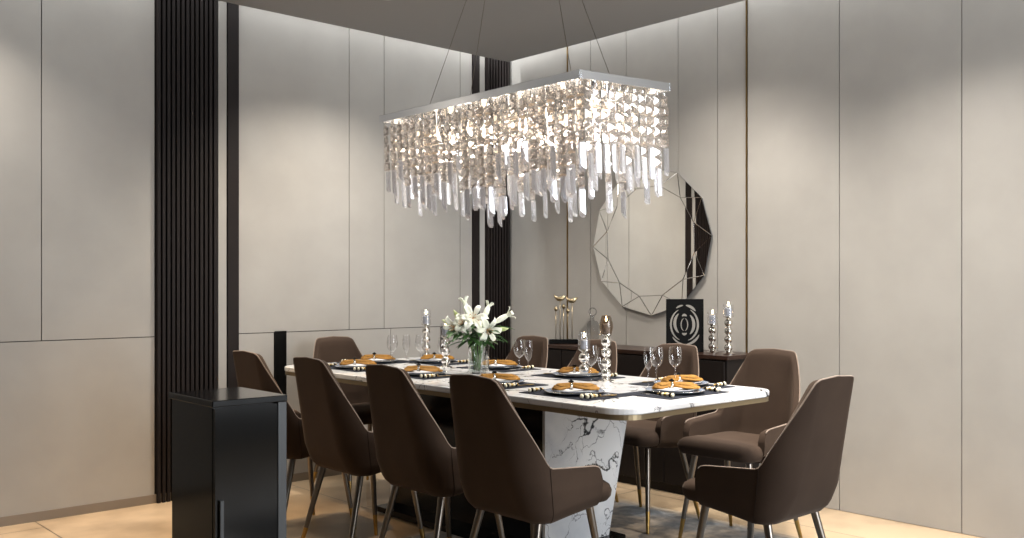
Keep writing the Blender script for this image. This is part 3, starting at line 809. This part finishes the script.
def make_napkin(seed):
    rd = random.Random(seed)
    t = thing('napkin', '', 'napkin')
    bm = bmesh.new(); nu, nv = 16, 10
    for sg, LL in ((-1, .100), (1, .150)):
        for lay, (rot, wd, z0, ln) in enumerate(((.20, .052, .002, 1.0), (-.16, .056, .009, .97), (.05, .050, .0165, .90), (-.05, .034, .024, .78))):
            rot += rd.uniform(-.08, .08); top, bot = [], []
            for i in range(nu+1):
                u = i/nu; e = math.sqrt(max(0, 1-((u-.66)/.34)**2)) if u > .66 else 1
                w = (.012 + (wd-.012)*min(1, u*1.45)**.8)*e + .0006; A_, B_ = [], []
                for j in range(nv+1):
                    v = -1 + 2*j/nv; x = u*LL*ln; y = w*v
                    cx_, cy_ = x*cos(rot) - y*sin(rot), x*sin(rot) + y*cos(rot)
                    puff = .0115*(1-v*v)**.5*(.5+.5*e) + .0020*sin(v*7+seed+lay)*e*u
                    lift = z0 + .012*(1-u)**2*(1 if lay < 2 else .4) 
                    A_.append(bm.verts.new((sg*cx_ - .018, cy_, lift + puff)))
                    B_.append(bm.verts.new((sg*cx_ - .018, cy_, max(.0006, lift - .001))))
                top.append(A_); bot.append(B_)
            for i in range(nu):
                for j in range(nv):
                    bm.faces.new((top[i][j], top[i+1][j], top[i+1][j+1], top[i][j+1])); bm.faces.new((bot[i][j], bot[i][j+1], bot[i+1][j+1], bot[i+1][j]))
                for j in (0, nv): bm.faces.new((top[i][j], bot[i][j], bot[i+1][j], top[i+1][j]))
            for i in (0, nu):
                for j in range(nv): bm.faces.new((top[i][j], top[i][j+1], bot[i][j+1], bot[i][j]))
    link('cloth', bm, M['napkin'], t, smooth=True, auto=45)
    bm = bmesh.new(); n = 20
    for i in range(n):
        pass
    P0 = [(-.018, .019*cos(2*PI*k/n), .021+.019*sin(2*PI*k/n)) for k in range(n+1)]
    rings = []
    for dx in (-.009, .009):
        rings.append([bm.verts.new((x+dx, y, z)) for x, y, z in P0[:-1]])
    for k in range(n): bm.faces.new((rings[0][k], rings[0][(k+1) % n], rings[1][(k+1) % n], rings[1][k]))
    r = link('napkin_ring', bm, M['silver'], t, smooth=True); sm = r.modifiers.new('thick', 'SOLIDIFY'); sm.thickness = .0015
    bm = bmesh.new(); ball(bm, (-.018, 0, .047), .0085, 12, 8, .8)
    for k in range(6): ball(bm, (-.018+.010*cos(k*PI/3), .010*sin(k*PI/3), .044), .0045, 8, 6)
    tag(link('ring_ornament', bm, M['black_gloss'], t, smooth=True), 'dark beaded ornament on the ring')
    return t
def make_cutlery(kind):
    t = thing(kind, '', kind)
    bm = bmesh.new()
    x = 0
    for i in range(6):
        rb_ = .0115 - .0006*i
        lathe(bm, [(0, x), (.006, x+.0005), (rb_, x+.005), (rb_, x+.009), (.006, x+.0135), (0, x+.0138)], 10, mi=(0, 2, 0, 1, 0, 2)[i])
        lathe(bm, [(0, x+.0136), (.0068, x+.0138), (.0068, x+.0152), (0, x+.0154)], 10, mi=1); x += .0152
    lathe(bm, [(0, x-.001), (.005, x), (.0035, x+.012), (0, x+.0125)], 10, mi=1)
    bmesh.ops.transform(bm, matrix=Matrix.Rotation(PI/2, 4, 'Y'), verts=bm.verts)
    for v in bm.verts: v.co.z += .0118; v.co.x -= .012
    tag(link('handle', bm, [M['ivory'], M['gold'], M['black_gloss']], t, smooth=True), 'beaded ivory and gold handle')
    bm = bmesh.new()
    if kind == 'knife':
        pts = [(.083, -.004), (.10, -.009), (.18, -.010), (.205, -.004), (.212, .004), (.19, .008), (.083, .005)]; prism(bm, pts, .0055, .0075)
    elif kind == 'fork':
        prism(bm, [(.083, -.003), (.135, -.003), (.150, -.011), (.165, -.012), (.165, .012), (.150, .011), (.135, .003), (.083, .003)], .005, .007)
        for k in range(4):
            y = -.0105+.007*k; box(bm, .1652, .205, y-.0015, y+.0015, .0052, .0068)
    else:
        prism(bm, [(.083, -.003), (.15, -.003)] + [(.178+.026*cos(a), .017*sin(a)) for a in [(-PI+.35)+i*(2*PI-.7)/14 for i in range(15)]] + [(.15, .003), (.083, .003)], .005, .0068)
    link({'knife': 'blade', 'fork': 'tines', 'spoon': 'bowl'}[kind], bm, M['gold' if kind == 'spoon' else 'silver'], t)
    return t
P = dict(mat=make_placemat(), ch=make_charger(), pl=make_plate(), kn=make_cutlery('knife'), fk=make_cutlery('fork'), sp=make_cutlery('spoon'))
naps = [make_napkin(1), make_napkin(2), make_napkin(3)]
used = set()
def put(key, loc, rz, label, group):
    src = naps[key] if isinstance(key, int) else P[key]
    o = src if id(src) not in used else copy_tree(src)
    used.add(id(src)); o.location = loc; o.rotation_euler = (0, 0, rz); o['label'] = label; o['group'] = group
    return o
settings = [   # x, y, facing angle, where
 (.275, .575, 0, 'at the left place nearest the camera', -.70),
 (.32, 1.22, 0, 'at the left place directly in front of the lily vase', -.75),
 (.32, 1.93, 0, 'at the left place third from the camera', -.85),
 (.30, 2.62, 0, 'at the left place farthest from the camera', -.6),
 (1.015, .475, PI, 'at the right place behind the three wine glasses', -.35),
 (TW-.28, 1.22, PI, 'at the right place beside the smoked candle holder', -.9),
 (TW-.26, 1.97, PI, 'at the right place just right of the lilies', -.8),
 (TW-.26, 2.64, PI, 'at the right place farthest from the camera', -.7),
 (.66, TL-.24, -PI/2, 'at the far head of the table', -.75),
 (.70, .235, PI/2, 'at the near head of the table', -.72),
]
for i, (x, y, fa, wh, nz_) in enumerate(settings):
    if i == 9: x, y = .69, .262
    def loc(fx, fy, z): return (x + fx*cos(fa) - fy*sin(fa), y + fx*sin(fa) + fy*cos(fa), Tz + z)
    put('mat', loc(0, 0, 0), fa, 'charcoal woven placemat ' + wh, 'charcoal placemats')
    put('ch', loc(.0, 0, .0035), fa, 'blue-grey charger plate ' + wh, 'charger plates')
    put('pl', loc(.0, 0, .0095), fa, 'white dinner plate ' + wh, 'dinner plates')
    put(i % 3, loc(.0, 0, .0205), nz_, 'mustard napkin with dark ring ' + wh, 'mustard napkins')
    put('kn', loc(-.13, -.178, .0035), fa, 'beaded-handle knife ' + wh, 'knives')
    put('sp', loc(-.12, -.207, .0035), fa, 'beaded-handle spoon ' + wh, 'spoons')
    put('fk', loc(-.13, .190, .0035), fa, 'beaded-handle fork ' + wh, 'forks')

# ------------------------------------------------------------------ stemware
def make_glass(kind):
    t = thing('wine_glass' if kind == 'wine' else 'champagne_flute', '', 'glass')
    if kind == 'wine': bowl = [(.004, .105), (.016, .112), (.030, .130), (.0365, .155), (.035, .185), (.030, .218)]
    else: bowl = [(.004, .098), (.012, .106), (.021, .126), (.026, .155), (.0255, .185), (.022, .220)]
    inner = [(max(.001, a-.0014), b+.0008) for a, b in bowl][::-1]
    bm = bmesh.new(); lathe(bm, [(.0, bowl[0][1]-.002)] + bowl, 28); link('bowl', bm, M['glass'], t, smooth=True, auto=60)
    bm = bmesh.new(); lathe(bm, [(0, 0), (.033, 0), (.034, .0015), (.012, .004), (.0042, .010), (.0034, .03), (.0034, .085), (.005, bowl[0][1]-.0035), (0, bowl[0][1]-.0025)], 24); link('stem', bm, M['glass'], t, smooth=True, auto=60)
    return t
G = {'wine': make_glass('wine'), 'flute': make_glass('flute')}; gused = set()
for kind, x, y, lab in (
    ('flute', .79, .52, 'slim champagne flute, leftmost of the three glasses at the near right'),
    ('wine', .87, .53, 'wine glass in the middle of the three glasses at the near right'),
    ('wine', .95, .465, 'wine glass, rightmost of the three glasses at the near right'),
    ('flute', .575, .66, 'champagne flute in front of the smoked candle holder'),
    ('wine', .68, .84, 'wine glass in front of the shorter mid-table candle holder'),
    ('flute', .735, 1.41, 'champagne flute right of the lily vase, nearer of the pair'),
    ('wine', .78, 1.54, 'wine glass right of the lily vase, farther of the pair'),
    ('wine', .56, 2.02, 'wine glass just left of the lily vase'),
    ('flute', .63, 2.11, 'champagne flute left of the lily vase under the flowers'),
    ('wine', .50, 2.50, 'wine glass at the far left of the table, leftmost of three'),
    ('flute', .58, 2.45, 'champagne flute between two wine glasses at the far left'),
    ('wine', .66, 2.40, 'wine glass at the far left, nearest the left candle holder')):
    o = G[kind] if kind not in gused else copy_tree(G[kind]); gused.add(kind)
    o.location = (x, y, Tz); o['label'] = lab; o['group'] = 'stemware on the table'

# ------------------------------------------------------------------ fill spots (outside the view, added to light walls, table and floor)
def fill_spot(x, y, e, size=75, col=(1, .93, .84)):
    t = thing('downlight', 'small round recessed ceiling downlight', 'light', (x, y, CZ), 0, 'recessed ceiling downlights')
    bm = bmesh.new(); lathe(bm, [(.045, -.001), (.055, -.004), (.055, -.0005)], 24); link('ring', bm, M['white_paint'], t, smooth=True)
    bm = bmesh.new(); lathe(bm, [(0, -.0012), (.040, -.0012), (.040, -.0006), (0, -.0006)], 24); link('lens', bm, M['led'], t)
    ld = bpy.data.lights.new('spot', 'SPOT'); ld.energy = e; ld.spot_size = math.radians(size); ld.spot_blend = .8; ld.shadow_soft_size = .04; ld.color = col
    lo = bpy.data.objects.new('downlight_lamp', ld); COL.objects.link(lo); lo.parent = t; lo.location = (0, 0, -.02)
    return lo
fill_spot(.62, -.85, 300, 125); fill_spot(.62, 2.75, 290, 125); fill_spot(1.75, 1.2, 170, 125)
fill_spot(1.15, -.35, 380, 52); fill_spot(.7, -.6, 200, 60)
fill_spot(1.65, -.5, 240, 120); fill_spot(2.1, .9, 100)
fill_spot(-2.6, 3.2, 80, 115); fill_spot(-1.9, 3.2, 100, 115)  # added washers, brighten the wall that the chrome chandelier frame reflects
fill_spot(-.95, 2.75, 300, 52, (1, .68, .36)); fill_spot(-.2, 3.1, 60, 70, (1, .80, .55))

# ------------------------------------------------------------------ lights
def area(name, loc, rot, sx, sy, e, col):
    ld = bpy.data.lights.new(name, 'AREA'); ld.shape = 'RECTANGLE'; ld.size = sx; ld.size_y = sy; ld.energy = e; ld.color = col
    o = bpy.data.objects.new(name, ld); COL.objects.link(o); o.location = loc; o.rotation_euler = rot; return o
# daylight through the window behind the camera
area('window_daylight', ((WX0+WX1)/2, YN-.12, (WZ0+WZ1)/2), (PI/2, 0, 0), WX1-WX0, WZ1-WZ0, 300, (.90, .95, 1))
# cove strips above the dropped ceiling, washing the walls
area('cove_right', (XR-.07, -.5, CZ+.38), (0, -math.radians(15), 0), .05, 8.3, 95, (.96, .985, 1))
area('cove_left', (-.9, YL-.07, CZ+.38), (math.radians(15), 0, 0), 6.9, .05, 80, (.96, .985, 1))
for i in (0, 2, 4):
    for sx in (-.10, .10):
        pass
ld = None
for y in (-.48, -.16, .16, .48):
    if True:
        ld = bpy.data.lights.new('bulb_light', 'POINT'); ld.energy = 7; ld.color = (1, .91, .80); ld.shadow_soft_size = .03
        lo = bpy.data.objects.new('bulb_light', ld); COL.objects.link(lo); lo.parent = ch; lo.location = (0, y, -.14)

w = bpy.data.worlds.new('world'); S.world = w; w.use_nodes = True
w.node_tree.nodes['Background'].inputs[0].default_value = (.75, .85, 1, 1); w.node_tree.nodes['Background'].inputs[1].default_value = .8

# ------------------------------------------------------------------ camera
cam = bpy.data.cameras.new('camera'); co = bpy.data.objects.new('camera', cam); COL.objects.link(co)
co.location = (-3.209, -2.801, 1.30); co.rotation_euler = (PI/2, 0, -math.radians(42.14))
cam.sensor_width = 36; cam.lens = 953/1024*36; cam.shift_y = 17/1024; cam.clip_start = .05
S.camera = co
S.view_settings.view_transform = 'Standard'; S.view_settings.look = 'None'; S.view_settings.gamma = 1; S.view_settings.use_curve_mapping = False
S.view_settings.exposure = 0.0
S.cycles.use_denoising = True
S.cycles.denoising_prefilter = 'ACCURATE'
S.cycles.max_bounces = 14; S.cycles.transmission_bounces = 12; S.cycles.transparent_max_bounces = 40; S.cycles.glossy_bounces = 8; S.cycles.diffuse_bounces = 4
S.cycles.sample_clamp_indirect = 6
S.cycles.blur_glossy = .5

# ------------------------------------------------------------------ bring the room to real size, floor at z = 0
K = .79
for o in list(COL.objects):
    if o.parent is None:
        o.location = (Vector(o.location) - Vector((0, 0, F)))*K
        if o.type != 'CAMERA': o.scale = (K, K, K)
    if o.type == 'LIGHT': o.data.energy *= K*K/(1 if o.data.users < 2 else 1)
